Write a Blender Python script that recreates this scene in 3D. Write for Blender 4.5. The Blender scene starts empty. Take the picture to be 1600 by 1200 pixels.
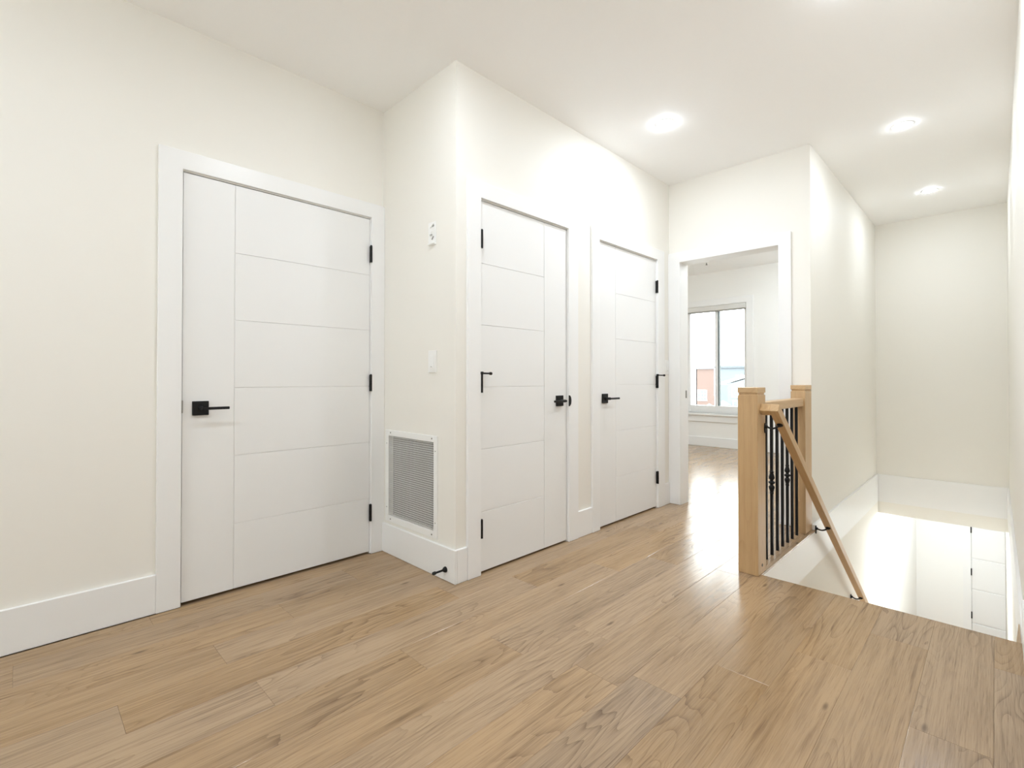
import bpy, bmesh, math, random
from mathutils import Vector, Matrix
random.seed(7)
SC = bpy.context.scene
COL = SC.collection

# ------------------------------------------------------------------ camera
F_PX, YAW, PITCH, CAM_H = 764.5, 44.70, 0.52, 1.0653
cd = bpy.data.cameras.new('camera')
cam = bpy.data.objects.new('camera', cd); COL.objects.link(cam)
cam.location = (0, 0, CAM_H)
cam.rotation_euler = (math.radians(90 + PITCH), 0, math.radians(YAW - 90))
cd.sensor_fit = 'HORIZONTAL'; cd.sensor_width = 36.0
cd.lens = 36.0 * F_PX / 1600.0
cd.shift_y = -15.0 / 1600.0
cd.clip_start = 0.01; cd.clip_end = 300
SC.camera = cam

# ------------------------------------------------------------------ world, exposure
SKY_STRENGTH = 7.5
LAMP = 425.0            # emission of a downlight lens
LAMP_STAIR = 225.0      # the pair over the stairwell, dimmed
FILL_FAR = 640.0  # unseen lamps added to brighten the far room
FILL_LOW = 330.0  # unseen lamp added to brighten the lower hall
FILL_FOOT = 1500.0      # unseen lamp added over the stair foot to lift the stairwell walls
w = bpy.data.worlds.new('overcast_sky'); SC.world = w; w.use_nodes = True
bg = w.node_tree.nodes['Background']
bg.inputs[0].default_value = (0.93, 0.97, 1.0, 1); bg.inputs[1].default_value = SKY_STRENGTH
vs = SC.view_settings
vs.view_transform = 'Standard'; vs.look = 'None'; vs.gamma = 1.0; vs.use_curve_mapping = False
vs.exposure = 0.48
SC.cycles.max_bounces = 14; SC.cycles.diffuse_bounces = 10; SC.cycles.glossy_bounces = 5
SC.cycles.use_denoising = True
SC.cycles.sample_clamp_indirect = 8.0

# ------------------------------------------------------------------ measured layout (metres)
H = 2.74
Y1, X1, Y2, X2, Y3, X3, Y4, X0 = 2.728, 1.6095, 2.006, 3.959, 0.9326, 6.585, -0.082, 2.852
XW, YN, XB, X4 = 7.68, 4.60, -3.20, 10.2
ZL, ZH, ZB, HB = -3.05, -0.386, -0.2595, 0.1766
CT, BT = 0.018, 0.015

# ------------------------------------------------------------------ materials
def newmat(name):
    m = bpy.data.materials.new(name); m.use_nodes = True
    nt = m.node_tree
    return m, nt, nt.nodes['Principled BSDF']
def N(nt, t, **kw):
    n = nt.nodes.new(t)
    for k, v in kw.items(): setattr(n, k, v)
    return n
def math_node(nt, op, a, b=None, c=None, clamp=False):
    n = N(nt, 'ShaderNodeMath', operation=op, use_clamp=clamp)
    for i, v in enumerate((a, b, c)):
        if v is None: continue
        if isinstance(v, (int, float)): n.inputs[i].default_value = v
        else: nt.links.new(v, n.inputs[i])
    return n.outputs[0]
def plain(name, col, rough=0.5, metal=0.0, spec=0.5, bump=0.0, bscale=300.0):
    m, nt, b = newmat(name)
    b.inputs['Base Color'].default_value = (*col, 1)
    b.inputs['Roughness'].default_value = rough
    b.inputs['Metallic'].default_value = metal
    b.inputs['Specular IOR Level'].default_value = spec
    tc = N(nt, 'ShaderNodeTexCoord')
    no = N(nt, 'ShaderNodeTexNoise'); no.inputs['Scale'].default_value = bscale; no.inputs['Detail'].default_value = 3
    nt.links.new(tc.outputs['Object'], no.inputs['Vector'])
    if bump > 0:
        bp = N(nt, 'ShaderNodeBump'); bp.inputs['Strength'].default_value = bump; bp.inputs['Distance'].default_value = 0.001
        nt.links.new(no.outputs[0], bp.inputs['Height']); nt.links.new(bp.outputs[0], b.inputs['Normal'])
    r = math_node(nt, 'MULTIPLY_ADD', no.outputs[0], 0.08, rough - 0.04, clamp=True)
    nt.links.new(r, b.inputs['Roughness'])
    return m
def emitter(name, col, s):
    m, nt, b = newmat(name)
    b.inputs['Base Color'].default_value = (0.9, 0.9, 0.9, 1)
    b.inputs['Emission Color'].default_value = (*col, 1); b.inputs['Emission Strength'].default_value = s
    return m
def wood(name, light, dark, axis='X', rough=0.25, ringscale=(0.9, 7.5), rings=7.0, tint=0.10, ring_amt=0.55, knots=True, bump=0.25, spec=0.5):
    m, nt, b = newmat(name); L = nt.links.new
    tc = N(nt, 'ShaderNodeTexCoord'); oi = N(nt, 'ShaderNodeObjectInfo')
    sep = N(nt, 'ShaderNodeSeparateXYZ'); L(tc.outputs['Object'], sep.inputs[0])
    X, Y, Z = sep.outputs
    if axis == 'X': lo, c1, c2 = X, Y, Z
    elif axis == 'Z': lo, c1, c2 = Z, X, Y
    else: lo, c1, c2 = Y, X, Z
    cross = math_node(nt, 'ADD', c1, math_node(nt, 'MULTIPLY', c2, 0.83))
    r1 = math_node(nt, 'MULTIPLY', oi.outputs['Random'], 57.3)
    r2 = math_node(nt, 'MULTIPLY', oi.outputs['Random'], 191.7)
    def vec(sx, sy, oz=0.0):
        c = N(nt, 'ShaderNodeCombineXYZ')
        L(math_node(nt, 'MULTIPLY_ADD', lo, sx, r1), c.inputs[0])
        L(math_node(nt, 'MULTIPLY_ADD', cross, sy, r2), c.inputs[1])
        c.inputs[2].default_value = oz
        return c.outputs[0]
    def noise(v, detail=2.0, rgh=0.5, dist=0.0):
        n = N(nt, 'ShaderNodeTexNoise'); n.inputs['Scale'].default_value = 1.0
        n.inputs['Detail'].default_value = detail; n.inputs['Roughness'].default_value = rgh; n.inputs['Distortion'].default_value = dist
        L(v, n.inputs['Vector']); return n.outputs[0]
    base = noise(vec(*ringscale), 1.5, 0.45, 0.25)
    wob = noise(vec(5.0, 40.0, 3.1), 2.0)
    base = math_node(nt, 'ADD', base, math_node(nt, 'MULTIPLY', wob, 0.03))
    knot = None
    if knots:
        vo = N(nt, 'ShaderNodeTexVoronoi', voronoi_dimensions='2D'); vo.inputs['Scale'].default_value = 1.0
        L(vec(1.5, 5.2, 7.7), vo.inputs['Vector'])
        pick = N(nt, 'ShaderNodeSeparateColor'); L(vo.outputs['Color'], pick.inputs[0])
        sel = math_node(nt, 'GREATER_THAN', pick.outputs[0], 0.70)
        mr = N(nt, 'ShaderNodeMapRange', interpolation_type='SMOOTHSTEP'); L(vo.outputs['Distance'], mr.inputs[0])
        mr.inputs[1].default_value = 0.0; mr.inputs[2].default_value = 0.30; mr.inputs[3].default_value = 1.0; mr.inputs[4].default_value = 0.0
        halo = math_node(nt, 'MULTIPLY', mr.outputs[0], sel)
        base = math_node(nt, 'MULTIPLY_ADD', halo, 0.22, base)
        mr2 = N(nt, 'ShaderNodeMapRange', interpolation_type='SMOOTHSTEP'); L(vo.outputs['Distance'], mr2.inputs[0])
        mr2.inputs[1].default_value = 0.005; mr2.inputs[2].default_value = 0.06; mr2.inputs[3].default_value = 1.0; mr2.inputs[4].default_value = 0.0
        knot = math_node(nt, 'MULTIPLY', mr2.outputs[0], sel)
    saw = math_node(nt, 'FRACT', math_node(nt, 'MULTIPLY', base, rings * 2))
    ring = math_node(nt, 'POWER', saw, 3.5)
    def ramp(v, a, b_):
        q = N(nt, 'ShaderNodeMapRange', interpolation_type='SMOOTHSTEP'); L(v, q.inputs[0])
        q.inputs[1].default_value = a; q.inputs[2].default_value = b_; return q.outputs[0]
    mask = ramp(noise(vec(0.9, 4.0, 21.0), 2.0), 0.42, 0.62)
    patch = noise(vec(1.3, 9.0, 11.0), 3.0, 0.55)
    fib = noise(vec(6.0, 230.0, 5.0), 3.0, 0.65)
    fib2 = noise(vec(2.2, 70.0, 9.0), 4.0, 0.65)
    streak = ramp(noise(vec(1.5, 26.0, 31.0), 3.0, 0.6), 0.56, 0.74)
    pore = N(nt, 'ShaderNodeMapRange'); L(noise(vec(11.0, 330.0, 15.0), 2.0, 0.5), pore.inputs[0])
    pore.inputs[1].default_value = 0.56; pore.inputs[2].default_value = 0.72
    f = math_node(nt, 'MULTIPLY', math_node(nt, 'MULTIPLY', ring, mask), ring_amt)
    f = math_node(nt, 'MULTIPLY_ADD', math_node(nt, 'SUBTRACT', patch, 0.5), 1.1, f)
    f = math_node(nt, 'MULTIPLY_ADD', math_node(nt, 'SUBTRACT', fib, 0.5), 0.9, f)
    f = math_node(nt, 'MULTIPLY_ADD', math_node(nt, 'SUBTRACT', fib2, 0.5), 1.3, f)
    f = math_node(nt, 'MULTIPLY_ADD', pore.outputs[0], 0.30, f)
    f = math_node(nt, 'MULTIPLY_ADD', streak, 0.42 if knots else 0.12, f)
    f = math_node(nt, 'ADD', f, 0.16, clamp=True)
    mix = N(nt, 'ShaderNodeMix', data_type='RGBA'); L(f, mix.inputs[0])
    mix.inputs[6].default_value = (*light, 1); mix.inputs[7].default_value = (*dark, 1)
    col = mix.outputs[2]
    if knot is not None:
        k = N(nt, 'ShaderNodeMix', data_type='RGBA'); L(math_node(nt, 'MULTIPLY', knot, 0.6), k.inputs[0]); L(col, k.inputs[6])
        k.inputs[7].default_value = (dark[0]*0.35, dark[1]*0.32, dark[2]*0.30, 1); col = k.outputs[2]
    hs = N(nt, 'ShaderNodeHueSaturation'); L(col, hs.inputs['Color'])
    L(math_node(nt, 'MULTIPLY_ADD', oi.outputs['Random'], tint, 1.0 - tint / 2), hs.inputs['Value'])
    rr = math_node(nt, 'FRACT', math_node(nt, 'MULTIPLY', oi.outputs['Random'], 17.31))
    L(math_node(nt, 'MULTIPLY_ADD', rr, tint * 1.6, 1.0 - tint * 0.8), hs.inputs['Saturation'])
    L(hs.outputs[0], b.inputs['Base Color'])
    L(math_node(nt, 'MULTIPLY_ADD', fib2, 0.12, rough - 0.06), b.inputs['Roughness'])
    b.inputs['Specular IOR Level'].default_value = spec
    hgt = math_node(nt, 'MULTIPLY_ADD', ring, -0.6, math_node(nt, 'MULTIPLY', pore.outputs[0], -0.8))
    bp = N(nt, 'ShaderNodeBump'); bp.inputs['Strength'].default_value = bump; bp.inputs['Distance'].default_value = 0.0006
    L(hgt, bp.inputs['Height']); L(bp.outputs[0], b.inputs['Normal'])
    return m

M_WALL = plain('cream_wall_paint', (0.835, 0.815, 0.760), 0.55, spec=0.3, bump=0.08, bscale=220)
M_WALLFAR = plain('pale_wall_paint', (0.87, 0.865, 0.84), 0.55, spec=0.3, bump=0.08, bscale=220)
M_CEIL = plain('ceiling_paint', (0.95, 0.95, 0.945), 0.7, spec=0.2, bump=0.08, bscale=260)
M_TRIM = plain('white_trim_paint', (0.85, 0.85, 0.84), 0.32, spec=0.45, bump=0.03, bscale=90)
M_DOOR = plain('white_door_paint', (0.83, 0.83, 0.82), 0.38, spec=0.45, bump=0.05, bscale=140)
M_PLAST = plain('white_plastic', (0.86, 0.86, 0.84), 0.3)
M_SLOT = plain('grey_plastic', (0.42, 0.42, 0.40), 0.4)
M_BLACK = plain('black_metal', (0.006, 0.006, 0.0065), 0.42, spec=0.3, metal=0.0, bump=0.05, bscale=500)
M_STEEL = plain('dull_steel', (0.30, 0.29, 0.27), 0.4, metal=0.8)
M_SCREW = plain('screw_steel', (0.16, 0.15, 0.13), 0.45, metal=0.6)
M_FILTER = plain('grey_filter_cloth', (0.070, 0.072, 0.058), 0.9, bump=0.4, bscale=600)
M_RUBBER = plain('black_rubber', (0.015, 0.015, 0.015), 0.7)
M_FLOOR = wood('oak_floor_plank', (0.405, 0.275, 0.158), (0.165, 0.100, 0.052), 'X', rough=0.18, tint=0.12, bump=0.30, ring_amt=0.50, ringscale=(1.1, 7.0), rings=9.0)
M_OAKZ = wood('oak_post', (0.56, 0.375, 0.195), (0.42, 0.262, 0.125), 'Z', rough=0.38, ringscale=(1.1, 9.0), rings=5, tint=0.05, ring_amt=0.30, knots=False, bump=0.12)
M_OAKX = wood('oak_rail', (0.58, 0.390, 0.205), (0.44, 0.275, 0.132), 'X', rough=0.38, ringscale=(1.1, 9.0), rings=5, tint=0.05, ring_amt=0.30, knots=False, bump=0.12)
M_SUB = plain('subfloor', (0.22, 0.15, 0.09), 0.8)
M_LAMP = emitter('downlight_lens', (0.82, 0.897, 1.0), LAMP)
M_FILLT = emitter('added_lens_foot', (0.82, 0.905, 1.0), FILL_FOOT)
M_LAMPS = emitter('downlight_lens_stair', (0.82, 0.897, 1.0), LAMP_STAIR)
M_FILLF = emitter('added_lens_far', (0.80, 0.90, 1.0), FILL_FAR)
M_FILLL = emitter('added_lens_low', (0.82, 0.905, 1.0), FILL_LOW)
M_GASKET = plain('dark_green_gasket', (0.10, 0.13, 0.125), 0.5)
M_FABRIC = plain('blind_fabric', (0.72, 0.71, 0.68), 0.8, bump=0.2, bscale=400)
M_BRICK = plain('pale_brick', (0.155, 0.105, 0.088), 0.9, bump=0.3, bscale=20)
M_STUCCO = plain('pale_stucco', (0.150, 0.170, 0.185), 0.9, bump=0.2, bscale=20)
M_SLATE = plain('grey_roofing', (0.19, 0.20, 0.21), 0.8)
M_SNOW = plain('white_roofing', (0.80, 0.80, 0.80), 0.8)
M_BLUEGREY = plain('blue_grey_cladding', (0.115, 0.130, 0.140), 0.8)
M_HGLASS = plain('house_window_glass', (0.11, 0.12, 0.125), 0.15)
M_GROUND = plain('pale_paving', (0.28, 0.28, 0.28), 0.9, bump=0.3, bscale=3)
M_SHRUB = plain('grey_green_leaves', (0.12, 0.125, 0.115), 0.9, bump=0.6, bscale=12)
m, nt, b = newmat('window_glass')
nt.nodes.remove(b)
tr = N(nt, 'ShaderNodeBsdfTransparent'); gl = N(nt, 'ShaderNodeBsdfGlossy'); gl.inputs['Roughness'].default_value = 0.0
fr = N(nt, 'ShaderNodeFresnel'); fr.inputs['IOR'].default_value = 1.45
mx = N(nt, 'ShaderNodeMixShader')
tr.inputs[0].default_value = (0.96, 0.98, 0.97, 1)
nt.links.new(fr.outputs[0], mx.inputs[0]); nt.links.new(tr.outputs[0], mx.inputs[1]); nt.links.new(gl.outputs[0], mx.inputs[2])
nt.links.new(mx.outputs[0], nt.nodes['Material Output'].inputs[0])
M_GLASS = m

# ------------------------------------------------------------------ geometry helpers (world coordinates in, origin re-centred on linking)
WLOC = {}
def tag(o, label=None, cat=None, group=None, kind=None):
    if label: o['label'] = label
    if cat: o['category'] = cat
    if group: o['group'] = group
    if kind: o['kind'] = kind
    return o
def thing(name, loc, label=None, cat=None, group=None, kind=None, parent=None):
    o = bpy.data.objects.new(name, None); COL.objects.link(o)
    o.empty_display_size = 0.1
    place(o, Vector(loc), parent)
    return tag(o, label, cat, group, kind)
def place(o, wl, parent):
    o.location = wl - (WLOC[parent.name] if parent else Vector((0, 0, 0)))
    if parent: o.parent = parent
    WLOC[o.name] = wl
def obj(name, bm, mat, parent=None, smooth=False, base=False, label=None, cat=None, group=None, kind=None):
    bmesh.ops.recalc_face_normals(bm, faces=bm.faces[:])
    lo = Vector((1e9,)*3); hi = Vector((-1e9,)*3)
    for v in bm.verts:
        for i in range(3):
            lo[i] = min(lo[i], v.co[i]); hi[i] = max(hi[i], v.co[i])
    c = (lo + hi) / 2
    if base: c.z = lo.z
    for v in bm.verts: v.co -= c
    me = bpy.data.meshes.new(name); bm.to_mesh(me); bm.free()
    me.materials.append(mat)
    if smooth:
        for p in me.polygons: p.use_smooth = True
        try: me.set_sharp_from_angle(angle=math.radians(35))
        except Exception: pass
    o = bpy.data.objects.new(name, me); COL.objects.link(o)
    place(o, c, parent)
    return tag(o, label, cat, group, kind)
def copy_tree(o, delta, parent=None):
    c = o.copy(); COL.objects.link(c)
    wl = WLOC[o.name] + Vector(delta)
    WLOC[c.name] = wl
    c.parent = parent
    c.matrix_parent_inverse = Matrix.Identity(4)
    c.location = wl - (WLOC[parent.name] if parent else Vector((0, 0, 0)))
    for ch in [k for k in bpy.data.objects if k.parent == o]:
        copy_tree(ch, delta, c)
    return c
ID = lambda u, d, z: (u, d, z)
def FY(Y): return lambda u, d, z: (u, Y + d, z)          # wall seen from -Y : u = x, d = depth into the wall
def FX(X): return lambda u, d, z: (X + d, u, z)          # wall seen from -X : u = y
def box(bm, a0, a1, b0, b1, c0, c1, fr=ID, bev=0.0):
    t = bmesh.new()
    vs_ = [t.verts.new(fr(a, b_, c)) for a in (a0, a1) for b_ in (b0, b1) for c in (c0, c1)]
    for q in ((0, 1, 3, 2), (4, 6, 7, 5), (0, 4, 5, 1), (2, 3, 7, 6), (0, 2, 6, 4), (1, 5, 7, 3)):
        t.faces.new([vs_[i] for i in q])
    bmesh.ops.recalc_face_normals(t, faces=t.faces[:])
    if bev > 0:
        bmesh.ops.bevel(t, geom=t.edges[:], offset=bev, segments=1, affect='EDGES', profile=0.7)
    join(bm, t)
    return bm
def join(bm, t):
    me = bpy.data.meshes.new('tmp'); t.to_mesh(me); t.free(); bm.from_mesh(me); bpy.data.meshes.remove(me)
def B(*a, **k): return box(bmesh.new(), *a, **k)
def tube(bm, pts, r, n=10, cap=True):
    pts = [Vector(p) for p in pts]
    rs = r if isinstance(r, (list, tuple)) else [r] * len(pts)
    rings = []; up = None
    for i, p in enumerate(pts):
        d = (pts[min(i + 1, len(pts) - 1)] - pts[max(i - 1, 0)]).normalized()
        if up is None:
            up = Vector((0, 0, 1)) if abs(d.z) < 0.9 else Vector((1, 0, 0))
        s = d.cross(up).normalized(); t = s.cross(d).normalized(); up = t
        rings.append([bm.verts.new(p + (s * math.cos(2*math.pi*k/n) + t * math.sin(2*math.pi*k/n)) * rs[i]) for k in range(n)])
    for a, b_ in zip(rings, rings[1:]):
        for k in range(n): bm.faces.new((a[k], a[(k+1) % n], b_[(k+1) % n], b_[k]))
    if cap:
        bm.faces.new(rings[0]); bm.faces.new(rings[-1][::-1])
    return bm
def lathe(bm, c, axis, prof, n=20):
    """prof = [(offset along axis, radius)]"""
    a = Vector(axis).normalized(); c = Vector(c)
    u = a.orthogonal().normalized(); v = a.cross(u)
    rings = [[bm.verts.new(c + a * t + (u * math.cos(2*math.pi*k/n) + v * math.sin(2*math.pi*k/n)) * max(r, 1e-4)) for k in range(n)] for t, r in prof]
    for p, q in zip(rings, rings[1:]):
        for k in range(n): bm.faces.new((p[k], p[(k+1) % n], q[(k+1) % n], q[k]))
    bm.faces.new(rings[0]); bm.faces.new(rings[-1][::-1])
    return bm
def prism(bm, poly, fr, d0, d1):
    """polygon in (u,z) of a frame, extruded in d"""
    f0 = [bm.verts.new(fr(u, d0, z)) for u, z in poly]; f1 = [bm.verts.new(fr(u, d1, z)) for u, z in poly]
    n = len(poly)
    bm.faces.new(f0); bm.faces.new(f1[::-1])
    for i in range(n): bm.faces.new((f0[i], f1[i], f1[(i+1) % n], f0[(i+1) % n]))
    return bm
def wall(name, fr, u0, u1, z0, z1, th, holes, mat, label, bev=0.0):
    """wall slab with rectangular openings (ulo, uhi, zlo, zhi)"""
    bm = bmesh.new()
    us = sorted({u0, u1} | {h for o in holes for h in o[:2]})
    for a, b_ in zip(us, us[1:]):
        mid = (a + b_) / 2
        hs = sorted([o for o in holes if o[0] < mid < o[1]], key=lambda o: o[2])
        z = z0
        for o in hs:
            if o[2] > z + 1e-5: box(bm, a, b_, 0, th, z, o[2], fr)
            z = o[3]
        if z < z1 - 1e-5: box(bm, a, b_, 0, th, z, z1, fr)
    bmesh.ops.remove_doubles(bm, verts=bm.verts[:], dist=1e-5)
    # drop the inner faces shared by neighbouring slabs
    seen = {}
    for f in bm.faces:
        seen.setdefault(tuple(sorted(v.index for v in f.verts)), []).append(f)
    bm.verts.index_update()
    seen = {}
    for f in bm.faces: seen.setdefault(tuple(sorted(v.index for v in f.verts)), []).append(f)
    dead = [f for fs in seen.values() if len(fs) > 1 for f in fs]
    if dead: bmesh.ops.delete(bm, geom=dead, context='FACES')
    return obj(name, bm, mat, kind='structure', label=label, cat='wall')

# ------------------------------------------------------------------ room shell
DZ0, DZ1, JH = 0.012, 2.044, 2.053           # door bottom, top, underside of head jamb
D1 = (0.5463, 1.5156); D2 = (1.7773, 2.5349); D3 = (2.8981, 3.7224)
G0, G1 = 1.9019, 1.1383
def hole(d): return (d[0] - 0.03, d[1] + 0.03, 0.0, JH + 0.025)
wall('wall_left', FY(Y1), XB, X1 + 0.12, 0, H, 0.12, [hole(D1)], M_WALL, 'long cream wall on the left around the widest white door')
VENT = (2.185, 2.655, 0.228, 0.722)
wall('wall_side', FX(X1), Y2 + 0.12, Y1, 0, H, 0.12, [VENT], M_WALL, 'short cream return wall carrying the mesh air grille')
wall('wall_center', FY(Y2), X1, X2 + 0.12, 0, H, 0.12, [hole(D2), hole(D3)], M_WALL, 'cream hallway wall holding the two narrow white closet doors')
wall('wall_end', FX(X2), Y3, Y2, 0, H, 0.12, [(G1 - 0.02, G0 + 0.02, 0.0, JH + 0.02)], M_WALL, 'cream wall at the hall end pierced by the open doorway')
wall('wall_end_return', FX(X2), Y2 + 0.12, YN, 0, H, 0.12, [], M_WALL, 'hidden partition behind the closets at the hall end')
wall('wall_stair_left', FY(Y3), X2 + 0.12, X3 + 0.12, ZB, H, 0.12, [], M_WALL, 'tall cream wall along the left of the stairwell')
wall('wall_stair_lower', FY(Y3 - 0.0115), X0 - 0.4, X3, ZL, ZB, 0.12, [], M_WALL, 'cream stairwell wall below the railing')
wall('wall_landing_edge', FY(Y3), X0 - 0.4, X2 + 0.12, ZB, -0.012, 0.12, [], M_WALL, 'landing edge behind the fascia below the railing')
wall('wall_lower_left', FY(Y3), X3, X4 + 0.62, ZL, ZH, 0.12, [], M_WALLFAR, 'white lower hall wall beyond the stair foot')
wall('wall_stair_back', FX(X3), Y4, Y3, ZH, H, 0.12, [], M_WALL, 'cream wall closing the stairwell at the back')
wall('wall_right', FY(Y4 - 0.12), XB, X4 + 0.62, ZL, H, 0.12, [], M_WALL, 'cream wall at the right edge beside the camera')
D4 = (-0.47, 0.285)
Z4 = ZL
wall('wall_lower_end', FX(X4), Y4, Y3, ZL, ZH, 0.12, [(D4[0] if D4[0] > Y4 else Y4, D4[1] + 0.03, ZL, -0.93)], M_WALLFAR, 'white wall at the end of the lower hall')
wall('blocker_lower_door', FX(X4 + 0.5), Y4, Y3, ZL, ZH, 0.12, [], M_WALLFAR, 'added wall behind the lower hall door, shutting out sky light')  # added so no sky light leaks round the lower door
wall('blocker_under_floor', FX(X0 - 0.14), Y4, Y3, ZL, -0.31, 0.12, [], M_WALL, 'added wall below the landing at the head of the stairs, shutting out sky light')  # added to keep sky light out from below the floor
W2 = (0.70, 2.10, 0.95, 2.10)  # opening for the added fill window
wall('wall_back', FX(XB - 0.12), Y4 - 0.12, YN, 0, H, 0.12, [W2], M_WALL, 'cream wall behind the camera')
wall('wall_rear', FY(YN), XB - 0.12, XW + 0.18, 0, H, 0.12, [], M_WALLFAR, 'pale rear wall of closets and far room')
WIN = (2.655, 3.60, 0.52, 2.215)
wall('wall_window', FX(XW), Y3 + 0.12, YN, 0, H, 0.18, [WIN], M_WALLFAR, 'pale wall around the window of the far room')
wall('wall_far_side', FY(Y3 + 0.12), X3, XW + 0.18, -0.2, H, 0.12, [], M_WALLFAR, 'pale side wall of the far room behind the stairwell')

obj('ceiling', B(XB - 0.12, XW + 0.18, Y4 - 0.12, YN + 0.12, H, H + 0.12), M_CEIL, kind='structure', cat='ceiling', label='smooth off-white ceiling over hall and stairwell')
obj('ceiling_lower', B(X3 + 0.1205, X4 + 0.62, Y4, Y3, ZH, ZH + 0.12), M_CEIL, kind='structure', cat='ceiling', label='white ceiling of the lower hall beyond the stairs')
obj('floor_lower', B(X0 - 0.14, X4 + 0.62, Y4 - 0.12, Y3 + 0.12, ZL - 0.12, ZL), M_FLOOR, kind='structure', cat='floor', label='wood floor of the lower hall')

# floor : subfloor slab with every plank as a child
bm = bmesh.new()
box(bm, XB - 0.12, X0 - 0.012, Y4 - 0.12, YN + 0.12, -0.30, -0.0121)
box(bm, X0 - 0.012, XW + 0.18, Y3, YN + 0.12, -0.30, -0.0121)
FLOOR = obj('floor', bm, M_SUB, kind='structure', cat='floor', label='light oak plank floor of the hall and far room')
JOINT = {-5: 2.54, -4: 1.93, -3: 2.522, -2: 2.15, -1: 1.84, 0: 1.562, 1: 1.47, 2: 1.70, 3: 1.38, 4: 1.066, 5: 0.598, 6: 0.236, 7: 0.557, 8: 0.874,
         9: -0.005, 10: 0.42}
PL = 1.283
YE = Y3 - BT - 0.0025        # landing edge above the stair fascia
def plank(x0, x1, y0, y1):
    g = 0.0002; c = 0.0009; d = 0.0005
    x0 += g; x1 -= g; y0 += g; y1 -= g
    bm = bmesh.new()
    lo = [bm.verts.new(p) for p in ((x0, y0, -0.012), (x1, y0, -0.012), (x1, y1, -0.012), (x0, y1, -0.012))]
    mi = [bm.verts.new(p) for p in ((x0, y0, -d), (x1, y0, -d), (x1, y1, -d), (x0, y1, -d))]
    e = min(c, (y1 - y0) / 3)
    hi = [bm.verts.new(p) for p in ((x0 + c*.7, y0 + e, 0), (x1 - c*.7, y0 + e, 0), (x1 - c*.7, y1 - e, 0), (x0 + c*.7, y1 - e, 0))]
    bm.faces.new(lo[::-1]); bm.faces.new(hi)
    for A, C in ((lo, mi), (mi, hi)):
        for i in range(4): bm.faces.new((A[i], A[(i+1) % 4], C[(i+1) % 4], C[i]))
    return obj('plank', bm, M_FLOOR, FLOOR)
for k in range(-5, 20):
    y0, y1 = 0.752 + 0.185 * k, 0.752 + 0.185 * (k + 1)
    y0 = max(y0, Y4); y1 = min(y1, YN)
    j = JOINT.get(k, (k * 0.4137) % PL)
    runs = []
    if k <= 0:
        runs.append((XB, X0, y0, y1))
        if k == 0: runs.append((X0, X2 + 0.05, YE, y1))
    elif k <= 6: runs.append((XB, XW, y0, y1))
    elif k <= 10:
        runs.append((XB, X1 + 0.06, y0, min(y1, Y1 - 0.019) if k == 10 else y1)); runs.append((X2 + 0.06, XW, y0, y1))
    else: runs.append((X2 + 0.06, XW, y0, y1))
    for a, b_, ya, yb in runs:
        if a <= X2 and k >= 1 and k <= 10 and b_ <= X1 + 0.1: pass
        x = j - PL * math.ceil((j - a) / PL)
        while x < b_:
            xa, xb = max(x, a), min(x + PL, b_)
            if xb - xa > 0.004: plank(xa, xb, ya, yb)
            x += PL
# the darker strip in the first doorway, a little below the boards, and the boards' tapering end beside the right wall
obj('threshold_strip', B(D1[0] - 0.005, D1[1] + 0.005, Y1 - 0.0185, Y1 + 0.10, -0.012, -0.003), M_FLOOR, FLOOR)
bm = bmesh.new()
prism(bm, [(X0, Y4 + 0.0165), (X0, Y4 + 0.0305), (X0 + 0.215, Y4 + 0.020), (X0 + 0.215, Y4 + 0.0165)], lambda u, d, z: (u, z, d), -0.012, 0.0)
obj('edge_sliver', bm, M_FLOOR, FLOOR)

# ------------------------------------------------------------------ baseboards and trims
def board(name, fr, u0, u1, z0, z1, label, t=BT):
    return obj(name, B(u0, u1, -t, 0, z0, z1, fr, bev=0.0025), M_TRIM, kind='structure', cat='baseboard', label=label)
board('baseboard_left', FY(Y1), XB, D1[0] - 0.099, 0.0005, HB, 'tall white baseboard left of the widest door')
bm = B(Y2 - BT, Y1 - CT, -BT, 0, 0.0005, HB, FX(X1), bev=0.0025)
BASE_SIDE = obj('baseboard_side', bm, M_TRIM, kind='structure', cat='baseboard', label='white baseboard below the air grille')
board('baseboard_corner', FY(Y2), X1 - 0.0, 1.6789, 0.0005, HB, 'short white baseboard between the wall corner and the middle door')
board('baseboard_center', FY(Y2), 2.6413, 2.8052, 0.0005, HB, 'short white baseboard between the two closet doors')
board('baseboard_end', FY(Y2), 3.8438, X2 - CT, 0.0005, HB, 'narrow white baseboard in the corner by the open doorway')
board('baseboard_post', FX(X2), Y3 + 0.0, 1.0538, 0.0005, HB, 'white baseboard behind the wall post of the railing')
obj('baseboard_right', B(XB, X0, Y4, Y4 + BT, 0.0005, HB, bev=0.0025), M_TRIM, kind='structure', cat='baseboard', label='white baseboard along the right wall')
board('baseboard_window', FX(XW), Y3 + 0.24, YN, 0.0005, 0.145, 'white baseboard below the far window')
bm = B(X0, X2 - 0.002, Y3 - BT, Y3, ZB, -0.0125)
box(bm, X2 - 0.002, X3 - BT, Y3 - BT, Y3, ZB, 0.034)
obj('trim_1', bm, M_TRIM, kind='structure', cat='trim', label='deep white fascia board along the left side of the stairwell')
obj('trim_2', B(Y4 + BT, Y3 - BT, -BT, 0, ZB, 0.034, FX(X3), bev=0.002), M_TRIM, kind='structure', cat='trim', label='deep white fascia board across the back of the stairwell')
obj('trim_3', B(X0, X3, Y4, Y4 + BT, ZB, 0.034, bev=0.002), M_TRIM, kind='structure', cat='trim', label='deep white fascia board along the right side of the stairwell')

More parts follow.
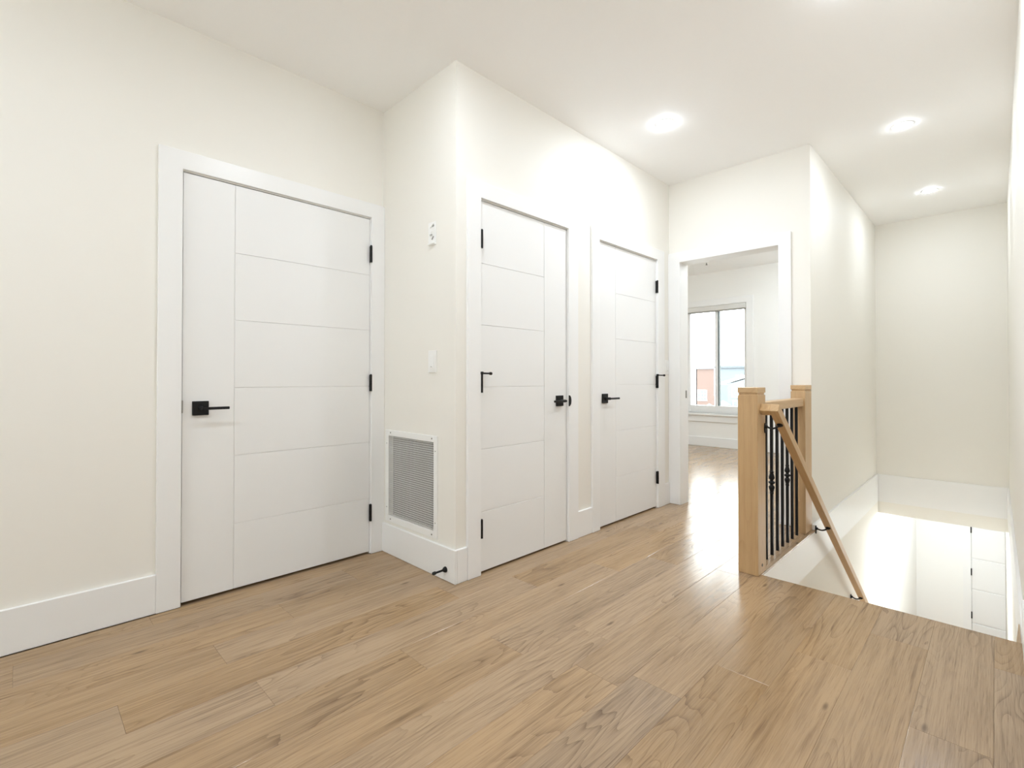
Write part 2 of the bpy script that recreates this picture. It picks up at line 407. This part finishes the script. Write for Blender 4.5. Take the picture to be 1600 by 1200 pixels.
# ------------------------------------------------------------------ doors
GROOVES = (0.336, 0.679, 1.020, 1.361, 1.700)
def casing(name, fr, d, ol, orr, label, top=JH, z0=0.0006, head=0.0865, depth=0.12, stop=True, ext=0.005, jl=0.0025, jr=0.0035, jt=0.0055):
    r = thing(name, fr((d[0] + d[1]) / 2, 0, z0), label, 'door frame', kind='structure')
    a, b_ = d[0] - ext, d[1] + ext
    if not stop: jl = jr = jt = 0.0
    bm = bmesh.new()
    prism(bm, [(ol, z0), (ol, top + head), (orr, top + head), (orr, z0), (b_, z0), (b_, top), (a, top), (a, z0)], fr, -CT, 0)
    bmesh.ops.recalc_face_normals(bm, faces=bm.faces[:])
    bmesh.ops.bevel(bm, geom=[e for e in bm.edges if e.calc_face_angle(0) > 0.5], offset=.0015, segments=1, affect='EDGES')
    obj('casing', bm, M_TRIM, r)
    obj('jamb', B(a - 0.022, a + jl, 0, depth, z0, top, fr), M_TRIM, r)
    obj('jamb', B(b_ - jr, b_ + 0.022, 0, depth, z0, top, fr), M_TRIM, r)
    obj('head_jamb', B(a - 0.022, b_ + 0.022, 0, depth, top - jt, top + 0.018, fr), M_TRIM, r)
    if stop:
        bm = bmesh.new()
        box(bm, a, a + 0.014, 0.043, 0.075, z0, top, fr); box(bm, b_ - 0.014, b_, 0.043, 0.075, z0, top, fr)
        box(bm, a + 0.014, b_ - 0.014, 0.043, 0.075, top - 0.014, top, fr)
        obj('door_stop_strip', bm, M_TRIM, r)
    return r
def hinge(parent, fr, u, z, side, pinstop=None):
    bm = bmesh.new()
    p = Vector(fr(u, -0.0165, z - 0.05))
    lathe(bm, p, (0, 0, 1), [(0, .0055), (.0, .0075), (.0325, .0075), (.0326, .0068), (.0336, .0075), (.0664, .0075), (.0665, .0068), (.0676, .0075), (.1, .0075), (.1, .0055), (.104, .005)], 12)
    box(bm, u - 0.0012, u + 0.0012, -0.012, 0.032, z - 0.05, z + 0.05, fr)
    h = obj('hinge', bm, M_BLACK, parent, smooth=True)
    if pinstop:
        bm = bmesh.new()
        a = Vector(fr(u, -0.0165, z + 0.056)); e = Vector(fr(u + pinstop[0], -0.0165 - pinstop[1], z + 0.054))
        lathe(bm, a - Vector((0, 0, .006)), (0, 0, 1), [(0, .0105), (.013, .0105), (.015, .007)], 12)
        d = (e - a)
        lathe(bm, a, d, [(0, .0048), (d.length * .8, .0048), (d.length * .8, .008), (d.length, .0085), (d.length + .004, .005)], 12)
        obj('pin_stop', bm, M_BLACK, h, smooth=True)
    return h
def lever(parent, fr, u, z, sgn):
    bm = B(u - 0.034, u + 0.034, -0.010, 0, z - 0.034, z + 0.034, fr, bev=0.0012)
    h = obj('handle', bm, M_BLACK, parent)
    bm = bmesh.new()
    c = Vector(fr(u, 0, z)); o = Vector(fr(u, -1, z)) - c
    lathe(bm, c, o, [(0.008, .0125), (0.016, .0125), (.017, .0095), (.052, .0095)], 14)
    obj('spindle', bm, M_BLACK, h, smooth=True)
    obj('lever', B(min(u - sgn*.0095, u + sgn*.112), max(u - sgn*.0095, u + sgn*.112), -0.060, -0.049, z - 0.0065, z + 0.0065, fr, bev=0.002), M_BLACK, h)
def door(name, fr, d, latch, label, z0=DZ0, z1=DZ1, grooves=GROOVES, hinges=(0.25, 1.040, 1.828), stile=0.222, pin=None, handle=True, flush_gap=0.004, hdark=None):
    r = thing(name, fr((d[0] + d[1]) / 2, 0.02, z0), label, 'door', kind='structure')
    a, b_ = d
    obj('door_core', B(a + .001, b_ - .001, 0.0038, 0.040, z0 + .001, z1 - .001, fr), M_DOOR, r)
    g = 0.0014
    if latch == 'L': s0, s1, p0, p1 = a, a + stile, a + stile, b_
    else: s0, s1, p0, p1 = b_ - stile, b_, a, b_ - stile
    if stile > 0:
        obj('panel', B(s0 + (g if latch != 'L' else 0), s1 - (g if latch == 'L' else 0), 0, 0.0055, z0, z1, fr, bev=0.0012), M_DOOR, r)
    zz = [z0] + list(grooves) + [z1]
    for i, (q0, q1) in enumerate(zip(zz, zz[1:])):
        obj('panel', B(p0 + (g if latch == 'L' and stile else 0), p1 - (g if latch != 'L' and stile else 0), 0, 0.0055, q0 + (g if i else 0), q1 - (g if i < len(zz) - 2 else 0), fr, bev=0.0012), M_DOOR, r)
    hu = b_ + 0.0008 if latch == 'L' else a - 0.0008
    for i, hz in enumerate(hinges):
        hinge(r, fr, hu, hz, latch, pin if i == 1 else None)
    if handle:
        lu = a + 0.074 if latch == 'L' else b_ - 0.076
        lever(r, fr, lu, 0.924, 1 if latch == 'L' else -1)
    return r
F1, F2 = FY(Y1), FY(Y2)
casing('trim_4', F1, D1, 0.4473, X1 - 0.0005, 'white flat casing and jamb of the widest door at left')
casing('trim_5', F2, D2, 1.6789, 2.6413, 'white flat casing and jamb of the closet door nearest the corner', jl=0.0035, jr=0.002)
casing('trim_6', F2, D3, 2.8052, 3.8438, 'white flat casing and jamb of the closet door nearest the open doorway')
d1 = door('door_1', F1, D1, 'L', 'widest white grooved door with black lever, left of the air grille')
d2 = door('door_2', F2, D2, 'R', 'white grooved closet door hinged on its left, next to the wall corner', pin=(0.052, 0.022))
d3 = door('door_3', F2, D3, 'L', 'white grooved closet door hinged on its right, beside the open doorway', pin=(0.035, 0.045))
# strike plates
bm = bmesh.new()
prism(bm, [(D2[1] + 0.0005 + 0.026 * math.cos(t) ** 0.8, 0.922 + 0.036 * math.sin(t)) for t in [(-0.5 + i / 12) * math.pi * 0.999 for i in range(13)]], F2, -0.0215, -0.0185)
obj('strike_plate', bm, M_BLACK, d2)
obj('strike_plate', B(D1[0] - 0.0055, D1[0] - 0.0005, -0.0195, 0.0, 0.905, 0.964, F1), M_STEEL, d1)

# open doorway to the far room
casing('trim_7', FX(X2), (G1, G0), 1.0538, Y2 - 0.0005, 'white casing and jamb of the open doorway at the hall end', stop=False, ext=0.0, depth=0.136)
frm = bpy.data.objects['trim_7']
obj('strike_plate', B(X2 + 0.085, X2 + 0.110, G0 - 0.0015, G0, 0.90, 0.965), M_STEEL, frm)

# lower hall door at the foot of the stairs
L4 = tuple(ZL + 0.012 + v for v in (0.06, 0.53, 0.998, 1.462))
r8 = thing('trim_8', (X4, 0.33, ZL), 'white casing leg left of the lower hall door', 'door frame', kind='structure')
obj('casing_leg', B(D4[1] + 0.005, D4[1] + 0.095, -CT, 0, ZL, -0.93, FX(X4)), M_TRIM, r8)
obj('jamb', B(D4[1] + 0.0015, D4[1] + 0.027, 0, 0.12, ZL, -0.93, FX(X4)), M_TRIM, r8)
obj('casing_head', B(Y4, D4[1] + 0.095, -CT, 0, -0.93, -0.84, FX(X4)), M_TRIM, r8)

GL = (-2.63, -2.12, -1.657, -1.19)
r4 = thing('door_4', (X4, 0.1, ZL), 'white grooved door seen down the stairwell in the lower hall', 'door', kind='structure')
fr4 = FX(X4)
obj('door_core', B(Y4 + .002, D4[1] - .001, 0.012, 0.04, ZL + .012, -0.935, fr4), M_DOOR, r4)
zz = [ZL + 0.012] + list(GL) + [-0.935]
for q0, q1 in zip(zz, zz[1:]):
    obj('panel', B(Y4 + .002, D4[1], 0, 0.0125, q0 + .009, q1 - .009, fr4, bev=0.004), M_DOOR, r4)
for hz in (-1.22, -1.86, -2.51):
    hinge(r4, fr4, D4[1] + 0.001, hz, 'R')

# ------------------------------------------------------------------ far room : window, blind, stool
Wn = thing('window_1', (XW, 3.12, 0.52), 'bright two-pane window of the far room seen through the doorway', 'window', kind='structure')
fw = FX(XW)
bm = bmesh.new()
box(bm, WIN[0], WIN[0] + 0.05, 0.05, 0.13, WIN[2], WIN[3], fw, bev=.003); box(bm, WIN[1] - 0.05, WIN[1], 0.05, 0.13, WIN[2], WIN[3], fw, bev=.003)
box(bm, WIN[0] + 0.05, WIN[1] - 0.05, 0.05, 0.13, WIN[2], 0.64, fw, bev=.003); box(bm, WIN[0] + 0.05, WIN[1] - 0.05, 0.05, 0.13, WIN[3] - 0.06, WIN[3], fw, bev=.003)
obj('window_frame', bm, M_TRIM, Wn)
mu = obj('mullion', B(3.105, 3.150, 0.055, 0.125, 0.64, WIN[3] - 0.06, fw, bev=.003), M_TRIM, Wn)
obj('gasket', B(3.086, 3.1045, 0.058, 0.12, 0.64, WIN[3] - 0.06, fw), M_GASKET, mu)
obj('glass_pane', B(WIN[0] + 0.05, 3.086, 0.092, 0.098, 0.64, WIN[3] - 0.06, fw), M_GLASS, Wn)
obj('glass_pane', B(3.150, WIN[1] - 0.05, 0.092, 0.098, 0.64, WIN[3] - 0.06, fw), M_GLASS, Wn)
obj('window_sill', B(WIN[0] - 0.11, WIN[1] + 0.11, -0.045, 0.05, 0.488, 0.52, fw, bev=.004), M_TRIM, Wn)
obj('apron', B(WIN[0] - 0.09, WIN[1] + 0.09, -0.018, 0, 0.388, 0.488, fw, bev=.002), M_TRIM, Wn)
obj('casing_leg', B(WIN[0] - 0.10, WIN[0], -0.018, 0, 0.52, WIN[3], fw, bev=.002), M_TRIM, Wn)
obj('casing_leg', B(WIN[1], WIN[1] + 0.10, -0.018, 0, 0.52, WIN[3], fw, bev=.002), M_TRIM, Wn)
obj('casing_head', B(WIN[0] - 0.10, WIN[1] + 0.10, -0.018, 0, WIN[3], WIN[3] + 0.10, fw, bev=.002), M_TRIM, Wn)
w2 = thing('fill_window', (XB, 1.4, 0.75), 'added two-pane window behind the camera, for fill daylight', 'window', kind='structure')  # unseen window added to even out the hall light
f2 = FX(XB - 0.12)
bm = bmesh.new()
box(bm, W2[0], W2[0] + 0.05, 0.02, 0.09, W2[2], W2[3], f2); box(bm, W2[1] - 0.05, W2[1], 0.02, 0.09, W2[2], W2[3], f2)
box(bm, W2[0] + .05, W2[1] - .05, 0.02, 0.09, W2[2], W2[2] + .05, f2); box(bm, W2[0] + .05, W2[1] - .05, 0.02, 0.09, W2[3] - .05, W2[3], f2)
obj('window_frame', bm, M_TRIM, w2)
obj('mullion', B(1.375, 1.425, 0.02, 0.09, W2[2] + .05, W2[3] - .05, f2), M_TRIM, w2)
obj('glass_pane', B(W2[0] + .05, 1.375, 0.05, 0.056, W2[2] + .05, W2[3] - .05, f2), M_GLASS, w2)
obj('glass_pane', B(1.425, W2[1] - .05, 0.05, 0.056, W2[2] + .05, W2[3] - .05, f2), M_GLASS, w2)
rb = thing('roller_blind', (XW + .02, 3.12, 2.12), 'rolled-up pale roller blind at the top of the far window', 'blind')
obj('cassette', B(WIN[0] + .003, WIN[1] - .003, -0.012, 0.049, 2.135, WIN[3] - .001, fw, bev=.006), M_FABRIC, rb)
bm = bmesh.new(); tube(bm, [(XW + .02, WIN[0] + .02, 2.126), (XW + .02, WIN[1] - .02, 2.126)], 0.009, 10)
obj('bottom_bar', bm, M_SLOT, rb, smooth=True)
sp = thing('sprinkler_head', (6.958, 2.95, H), 'small ceiling sprinkler in the far room above the doorway view', 'sprinkler')
bm = bmesh.new(); lathe(bm, (6.958, 2.95, H), (0, 0, -1), [(0, .035), (.004, .034), (.007, .02), (.012, .012)], 18); obj('escutcheon', bm, M_PLAST, sp, smooth=True)
bm = bmesh.new(); lathe(bm, (6.958, 2.95, H - .012), (0, 0, -1), [(0, .007), (.022, .006), (.023, .015), (.026, .015)], 14); obj('deflector', bm, M_SCREW, sp, smooth=True)

# ------------------------------------------------------------------ staircase (drops away behind the floor edge)
st = thing('staircase', (X0, 0.42, ZL), 'straight stair dropping from the floor edge to the lower hall', 'stairs')
NR = 16; RISE = -ZL / NR; RUN = 0.2535
for i in range(NR):
    zt = -RISE * i
    xr = X0 + RUN * i
    obj('riser', B(xr - 0.012, xr, Y4 + BT, Y3 - BT, zt - RISE, zt - (0.013 if i == 0 else 0.027)), M_TRIM, st)
    if i < NR - 1:
        obj('tread', B(xr, xr + RUN + 0.02, Y4 + BT, Y3 - BT, zt - RISE - 0.026, zt - RISE, bev=.004), M_OAKX, st)

# ------------------------------------------------------------------ railing between the two posts
NA = (2.812, 2.938, 0.917, 1.021); NB = (3.800, X2 - 0.0005, 0.932, 1.022)
rg = thing('stair_railing', (3.38, 0.97, 0), 'oak post railing with black metal balusters beside the stairwell', 'railing')
def newel(q, ztop):
    x0, x1, y0, y1 = q
    p = obj('newel_post', B(x0, x1, y0, y1, 0.0005, ztop - 0.042, bev=.002), M_OAKZ, rg)
    obj('neck', B(x0 + .005, x1 - (0.005 if x1 < X2 - .01 else 0), y0 + .005, y1 - .005, ztop - 0.042, ztop - 0.030), M_OAKZ, p)
    obj('cap', B(x0 - .001, x1, y0 - .001, y1 + .001, ztop - 0.030, ztop, bev=.002), M_OAKX, p)
    return p
na = newel(NA, 1.018); nb = newel(NB, 1.021)
bm = bmesh.new(); lathe(bm, (2.874, NA[2], 0.046), (0, -1, 0), [(-.004, .0085), (.002, .0085), (.003, .006)], 14)
obj('screw_plug', bm, M_SCREW, na, smooth=True)
for z in (0.80, 0.222, 0.054):
    bm = bmesh.new(); lathe(bm, (NB[0], 0.974, z), (-1, 0, 0), [(-.004, .0085), (.002, .0085), (.0035, .005)], 14)
    obj('screw_plug', bm, M_OAKX, nb, smooth=True)
RY = 0.972
obj('top_rail', B(NA[1], NB[0], RY - 0.030, RY + 0.030, 0.877, 0.932, bev=.004), M_OAKX, rg)
def baluster(x, basket):
    b_ = obj('baluster', B(x - .0075, x + .0075, RY - .0075, RY + .0075, 0.0005, 0.877), M_BLACK, rg)
    if basket:
        bm = bmesh.new()
        prof = [(-.070, .008), (-.066, .0115), (-.060, .0115), (-.057, .0095), (-.045, .0125), (-.031, .0170), (-.022, .0150), (-.015, .0085), (-.010, .0095), (-.004, .0180), (.004, .0180),
                (.010, .0095), (.015, .0085), (.022, .0150), (.031, .0170), (.045, .0125), (.057, .0095), (.060, .0115), (.066, .0115), (.070, .008)]
        lathe(bm, (x, RY, 0.437), (0, 0, 1), prof, 16)
        obj('knuckle', bm, M_BLACK, b_, smooth=True)
    return b_
for i in range(7):
    baluster(3.119 + 0.1037 * i, i in (1, 4))

# ------------------------------------------------------------------ stair handrail
hr = thing('stair_handrail', (2.87, 0.845, 0.9), 'square oak handrail sloping down the stairs on black wall brackets', 'handrail')
TH = 0.0465; WD = 0.044; YO = 0.824; YI = YO + WD
th = math.atan(0.745); dx, dz = math.cos(th), -math.sin(th); nx, nz = math.sin(th), math.cos(th)
S = (2.866, 0.930)
def pt(s, n, y): return (S[0] + dx*s + nx*n, y, S[1] + dz*s + nz*n)   # s along the slope, n below/above the top face
def slab(s0, s1, y0, y1, sk=0.0):
    bm = bmesh.new()
    vv = [bm.verts.new(pt(s, n, y)) for s in (s0, s1) for y in (y0, y1) for n in (-TH, 0)]
    for q in ((0, 1, 3, 2), (4, 6, 7, 5), (0, 4, 5, 1), (2, 3, 7, 6), (0, 2, 6, 4), (1, 5, 7, 3)): bm.faces.new([vv[i] for i in q])
    bmesh.ops.recalc_face_normals(bm, faces=bm.faces[:])
    bmesh.ops.bevel(bm, geom=bm.edges[:], offset=.002, segments=1, affect='EDGES')
    return bm
rail = obj('rail', slab(0, 4.35, YO, YI), M_OAKX, hr)
# grain runs along the slope: give the mesh a sloped local frame
mr = Matrix.Rotation(th, 4, 'Y')
rail.data.transform(mr.inverted()); rail.rotation_euler = (0, th, 0)
obj('rail_return', slab(0, WD, YI, NA[2] - 0.0003), M_OAKX, hr)
def bracket(s, ywall, xw, zw):
    """arm from an oval plate at the wall to a foot under the rail"""
    foot = Vector(pt(s, -TH, (YO + YI) / 2)); nrm = Vector((-nx, 0, -nz))
    b_ = thing('bracket', foot, parent=hr)
    c = Vector((xw, ywall, zw))
    bm = bmesh.new()
    prism(bm, [(xw + 0.0125*math.cos(t), zw - 0.008 + 0.029*math.sin(t)) for t in [i/16*2*math.pi for i in range(16)]], FY(ywall), -0.006, 0.0)
    lathe(bm, c, (0, -1, 0), [(0.005, .011), (.012, .009), (.016, .006)], 12)
    obj('wall_plate', bm, M_BLACK, b_, smooth=True)
    a = c + Vector((0, -0.010, 0)); e = foot + nrm * 0.004
    low = min(a.z, e.z) - 0.012
    pts = []
    for i in range(13):
        t = i / 12
        p = a.lerp(e, t); p.z -= 0.013 * math.sin(math.pi * t)
        pts.append(p)
    bm = bmesh.new(); tube(bm, pts, 0.0052, 10)
    obj('arm', bm, M_BLACK, b_, smooth=True)
    bm = bmesh.new()
    lathe(bm, foot, nrm, [(0, .016), (.004, .016), (.008, .010), (.012, .006)], 14)
    obj('foot', bm, M_BLACK, b_, smooth=True)
bracket(0.135, NA[2], 2.925, 0.800)
bracket(1.463, Y3 - BT, 3.985, 0.006)
bracket(2.888, Y3 - BT, 5.140, -0.838)

# ------------------------------------------------------------------ air grille on the side wall
gr = thing('return_air_grille', (X1, 2.42, 0.19), 'white framed return air grille of fine square mesh above the baseboard', 'air grille')
fx = FX(X1)
bm = bmesh.new(); fo = (2.157, 2.688, 0.194, 0.753); fi = (2.190, 2.651, 0.233, 0.717)
box(bm, fo[0], fi[0], -.007, 0, fo[2], fo[3], fx, bev=.002); box(bm, fi[1], fo[1], -.007, 0, fo[2], fo[3], fx, bev=.002)
box(bm, fi[0], fi[1], -.007, 0, fo[2], fi[2], fx, bev=.002); box(bm, fi[0], fi[1], -.007, 0, fi[3], fo[3], fx, bev=.002)
obj('grille_frame', bm, M_PLAST, gr)
bm = bmesh.new(); pitch = 0.0127
n = int((fi[1] - fi[0]) / pitch)
for i in range(n + 1):
    y = fi[0] + (i + .5) * (fi[1] - fi[0]) / (n + 1)
    box(bm, y - .00105, y + .00105, -.0025, 0.0, fi[2], fi[3], fx)
n = int((fi[3] - fi[2]) / pitch)
for i in range(n + 1):
    z = fi[2] + (i + .5) * (fi[3] - fi[2]) / (n + 1)
    box(bm, fi[0], fi[1], -.0005, 0.002, z - .00105, z + .00105, fx)
obj('wire_mesh', bm, M_PLAST, gr, kind='stuff')
bm = bmesh.new()
npl = 26
for i in range(npl):
    y0 = fi[0] + i * (fi[1] - fi[0]) / npl; y1 = y0 + (fi[1] - fi[0]) / npl
    prism(bm, [(y0, 0.034), ((y0 + y1) / 2, 0.022), (y1, 0.034), (y1, 0.05), (y0, 0.05)], lambda u, d, z: (X1 + z, u, d), fi[2], fi[3])
obj('filter', bm, M_FILTER, gr)
def screw(parent, y, z, r=.0035):
    bm = bmesh.new(); lathe(bm, (X1 - .0068, y, z), (-1, 0, 0), [(0, r), (.0012, r), (.0018, r*.5)], 10)
    obj('screw', bm, M_SCREW, parent, smooth=True)
for y, z in ((2.628, 0.737), (2.206, 0.737), (2.628, 0.212), (2.206, 0.212)): screw(gr, y, z, .0046)
for y, z in ((2.670, 0.67), (2.174, 0.67), (2.670, 0.28), (2.174, 0.28)): screw(gr, y, z, .003)

# ------------------------------------------------------------------ wall plates
def plate_switch(fr, u, z, label):
    s = thing('light_switch', fr(u, 0, z - .06), label, 'light switch')
    obj('cover_plate', B(u - .0375, u + .0375, -.006, 0, z - .061, z + .061, fr, bev=.002), M_PLAST, s)
    obj('paddle_frame', B(u - .018, u + .018, -.0085, -.006, z - .036, z + .036, fr, bev=.001), M_PLAST, s)
    bm = bmesh.new(); prism(bm, [(-.0085, z - .033), (-.0125, z - .033), (-.0095, z + .033), (-.0085, z + .033)], lambda a, d, c: fr(d, a, c), u - .0155, u + .0155)
    obj('paddle', bm, M_PLAST, s)
    obj('indicator', B(u - .006, u + .006, -.0132, -.011, z - .030, z - .0265, fr), M_SLOT, s)
plate_switch(fx, 2.205, 1.160, 'white paddle light switch on the wall above the air grille')
plate_switch(F2, 3.905, 1.164, 'white light switch in the corner beside the open doorway')
tp = thing('mounting_plate', (X1, 2.21, 1.80), 'small white wall plate with open clips, high above the light switch', 'wall plate')
obj('back_plate', B(2.176, 2.246, -.004, 0, 1.803, 1.932, fx, bev=.0015), M_PLAST, tp)
bm = bmesh.new(); prism(bm, [(2.222, 1.900), (2.192, 1.917), (2.196, 1.921), (2.226, 1.904)], fx, -.010, -.004); obj('clip', bm, M_PLAST, tp)
bm = bmesh.new(); prism(bm, [(2.200, 1.902), (2.190, 1.910), (2.194, 1.914), (2.204, 1.906)], fx, -.009, -.004); obj('clip', bm, M_SLOT, tp)
bm = bmesh.new(); prism(bm, [(2.206, 1.832), (2.192, 1.848), (2.196, 1.851), (2.210, 1.835)], fx, -.009, -.004); obj('clip', bm, M_SLOT, tp)
obj('terminal', B(2.208, 2.224, -.010, -.004, 1.856, 1.864, fx), M_SLOT, tp)
obj('terminal', B(2.211, 2.219, -.008, -.004, 1.874, 1.880, fx), M_PLAST, tp)
obj('ledge', B(2.184, 2.240, -.014, -.004, 1.806, 1.816, fx, bev=.002), M_PLAST, tp)

# ------------------------------------------------------------------ door stop on the baseboard
ds = thing('door_stop', (X1 - BT, 2.069, 0.06), 'black rigid door stop screwed to the white baseboard under the grille', 'door stop')
bm = bmesh.new(); lathe(bm, (X1 - BT, 2.071, 0.060), (-1, 0, 0), [(0, .0155), (.006, .0150), (.016, .0085), (.020, .0055), (.066, .0050)], 18); obj('stem', bm, M_BLACK, ds, smooth=True)
bm = bmesh.new(); lathe(bm, (X1 - BT - .064, 2.071, 0.060), (-1, 0, 0), [(0, .0070), (.003, .0085), (.016, .0085), (.019, .0065)], 16); obj('rubber_tip', bm, M_RUBBER, ds, smooth=True)

# ------------------------------------------------------------------ recessed downlights, with unseen ones added for fill
def downlight(x, y, z, label, lens=M_LAMP, r=0.046):
    t = thing('downlight', (x, y, z), label, 'ceiling light', 'recessed ceiling downlights')
    bm = bmesh.new(); n = 32
    prof = [(r + .014, 0.0), (r + .013, -.0016), (r + .003, -.0024), (r - .001, -.0023)]
    rings = [[bm.verts.new((x + rr*math.cos(2*math.pi*k/n), y + rr*math.sin(2*math.pi*k/n), z + dz_)) for k in range(n)] for rr, dz_ in prof]
    for a, b_ in zip(rings, rings[1:]):
        for k in range(n): bm.faces.new((a[k], a[(k+1) % n], b_[(k+1) % n], b_[k]))
    obj('trim_ring', bm, M_PLAST, t, smooth=True)
    bm = bmesh.new()          # shallow dome standing a little proud of the ceiling
    prof = [(r, -.0024), (r * .93, -.0046), (r * .75, -.0068), (r * .5, -.0082), (r * .22, -.0088)]
    rings = [[bm.verts.new((x + rr*math.cos(2*math.pi*k/n), y + rr*math.sin(2*math.pi*k/n), z + dz_)) for k in range(n)] for rr, dz_ in prof]
    for a, b_ in zip(rings, rings[1:]):
        for k in range(n): bm.faces.new((a[k], a[(k+1) % n], b_[(k+1) % n], b_[k]))
    bm.faces.new(rings[-1])
    obj('lens', bm, lens, t, smooth=True)
    return t
downlight(2.976, 1.533, H, 'recessed ceiling downlight in front of the two closet doors')
downlight(4.102, 0.43, H, 'nearer of the two recessed downlights above the stairwell', M_LAMPS)
downlight(5.697, 0.413, H, 'farther of the two recessed downlights above the stairwell, by its back wall', M_LAMPS)
downlight(1.12, 1.47, H, 'recessed ceiling downlight in front of the air grille wall')
downlight(2.43, 0.43, H, 'recessed ceiling downlight above the head of the stairs')
downlight(-0.5, 1.50, H, 'added unseen fill downlight left of the camera')  # this one and the next are added behind the view to lighten the hall
downlight(-2.1, 1.50, H, 'added unseen fill downlight at the back of the hall')
downlight(5.2, 1.27, H, 'added unseen fill downlight in the far room nearest its doorway', M_FILLF)
downlight(5.0, 3.5, H, 'added unseen fill downlight in the far room corner left of its doorway', M_FILLF)
downlight(6.7, 1.35, H, 'added unseen fill downlight in the far room right of the window', M_FILLF)
downlight(7.0, 0.40, ZH, 'added unseen fill downlight in the lower hall nearest the stairs', M_FILLT)
downlight(9.1, 0.30, ZH, 'added unseen fill downlight in the lower hall before its end wall', M_FILLL)

# ------------------------------------------------------------------ outside the window
GZ = -3.4
obj('ground', B(XW + 0.6, 130, -60, 90, GZ - 0.3, GZ), M_GROUND, kind='structure', cat='ground', label='pale paved ground outside below the window')
def far_window(parent, fr, u0, u1, z0, z1, nu=2, nz_=2):
    f = obj('window', B(u0, u1, -.06, 0.02, z0, z1, fr), M_SNOW, parent)
    for i in range(nu):
        for k in range(nz_):
            a = u0 + .05 + i * (u1 - u0 - .05) / nu; c = z0 + .05 + k * (z1 - z0 - .05) / nz_
            obj('pane', B(a, a + (u1 - u0 - .05) / nu - .05, -.07, -.055, c, c + (z1 - z0 - .05) / nz_ - .05, fr), M_HGLASS, f)
bk = thing('brick_building', (44, 17, GZ), 'pale pink brick building with a gridded window, left of the mullion', 'building')
fr = FX(40)
def askew(x0, y0, y1, depth, z0, z1, k=0.42):      # block whose sides run away at an angle to the street front
    return prism(bmesh.new(), [(x0, y0), (x0, y1), (x0 + depth, y1 + k * depth), (x0 + depth, y0 + k * depth)], lambda u, d, z: (u, z, d), z0, z1)
obj('walls', askew(40, 16.35, 17.80, 8, GZ, 1.88), M_BRICK, bk)
obj('parapet', askew(39.9, 16.30, 17.82, 8.2, 1.88, 1.98), M_SLATE, bk)
far_window(bk, fr, 16.95, 17.75, -0.75, 0.15, 3, 3)
wb = thing('white_building', (44, 19, GZ), 'white building with a thin grey roof, left of the brick one', 'building')
obj('walls', askew(40.5, 18.10, 21.0, 6, GZ, 1.98), M_SNOW, wb)
obj('roof', askew(40.3, 18.02, 21.2, 6.4, 1.98, 2.12), M_SLATE, wb)
bb = thing('warehouse', (60, 18, GZ), 'long blue-grey flat-roofed building on the skyline right of the mullion', 'building')
obj('walls', B(14.0, 22.3, 0, 10, GZ, 2.26, FX(55)), M_STUCCO, bb)
obj('roof', B(13.8, 22.5, -.2, 10.2, 2.26, 2.50, FX(55)), M_BLUEGREY, bb)
hs = thing('house', (28, 8, GZ), 'white-roofed gabled house in front of the blue-grey building', 'house')
fr = FX(25)
bm = bmesh.new(); prism(bm, [(6.2, GZ), (9.55, GZ), (9.55, 0.80), (7.9, 1.30), (6.2, 0.80)], fr, 0, 7); obj('walls', bm, M_STUCCO, hs)
bm = bmesh.new(); prism(bm, [(5.9, 0.73), (7.9, 1.36), (9.9, 0.76), (9.9, 0.90), (7.9, 1.50), (5.9, 0.87)], fr, -.04, 7.3); obj('roof', bm, M_SNOW, hs)
far_window(hs, fr, 8.75, 9.35, 0.15, 0.62, 2, 1)
far_window(hs, fr, 8.8, 9.3, -0.42, 0.0, 2, 1)
for y in (9.45, 9.22):
    bm = bmesh.new(); lathe(bm, (26.0, y, 0.9), (0, 0, 1), [(0, .05), (.32, .05), (.32, .09), (.38, .09)], 10); obj('roof_vent', bm, M_SLATE, hs, smooth=True)
sh = thing('shrub', (23.0, 9.2, GZ), 'grey-green shrub below the gabled house outside', 'shrub')
bm = bmesh.new(); rnd = random.Random(3)
for i in range(26):
    t = bmesh.new(); bmesh.ops.create_icosphere(t, subdivisions=1, radius=rnd.uniform(.25, .45))
    bmesh.ops.translate(t, vec=(23.0 + rnd.uniform(-.4, .4), 9.15 + rnd.uniform(-.5, .5), rnd.uniform(-2.6, -0.35)), verts=t.verts[:]); join(bm, t)
obj('foliage', bm, M_SHRUB, sh)
bm = bmesh.new(); tube(bm, [(23, 9.15, GZ), (23, 9.15, -2.0)], .06, 8); obj('stem', bm, M_SUB, sh)
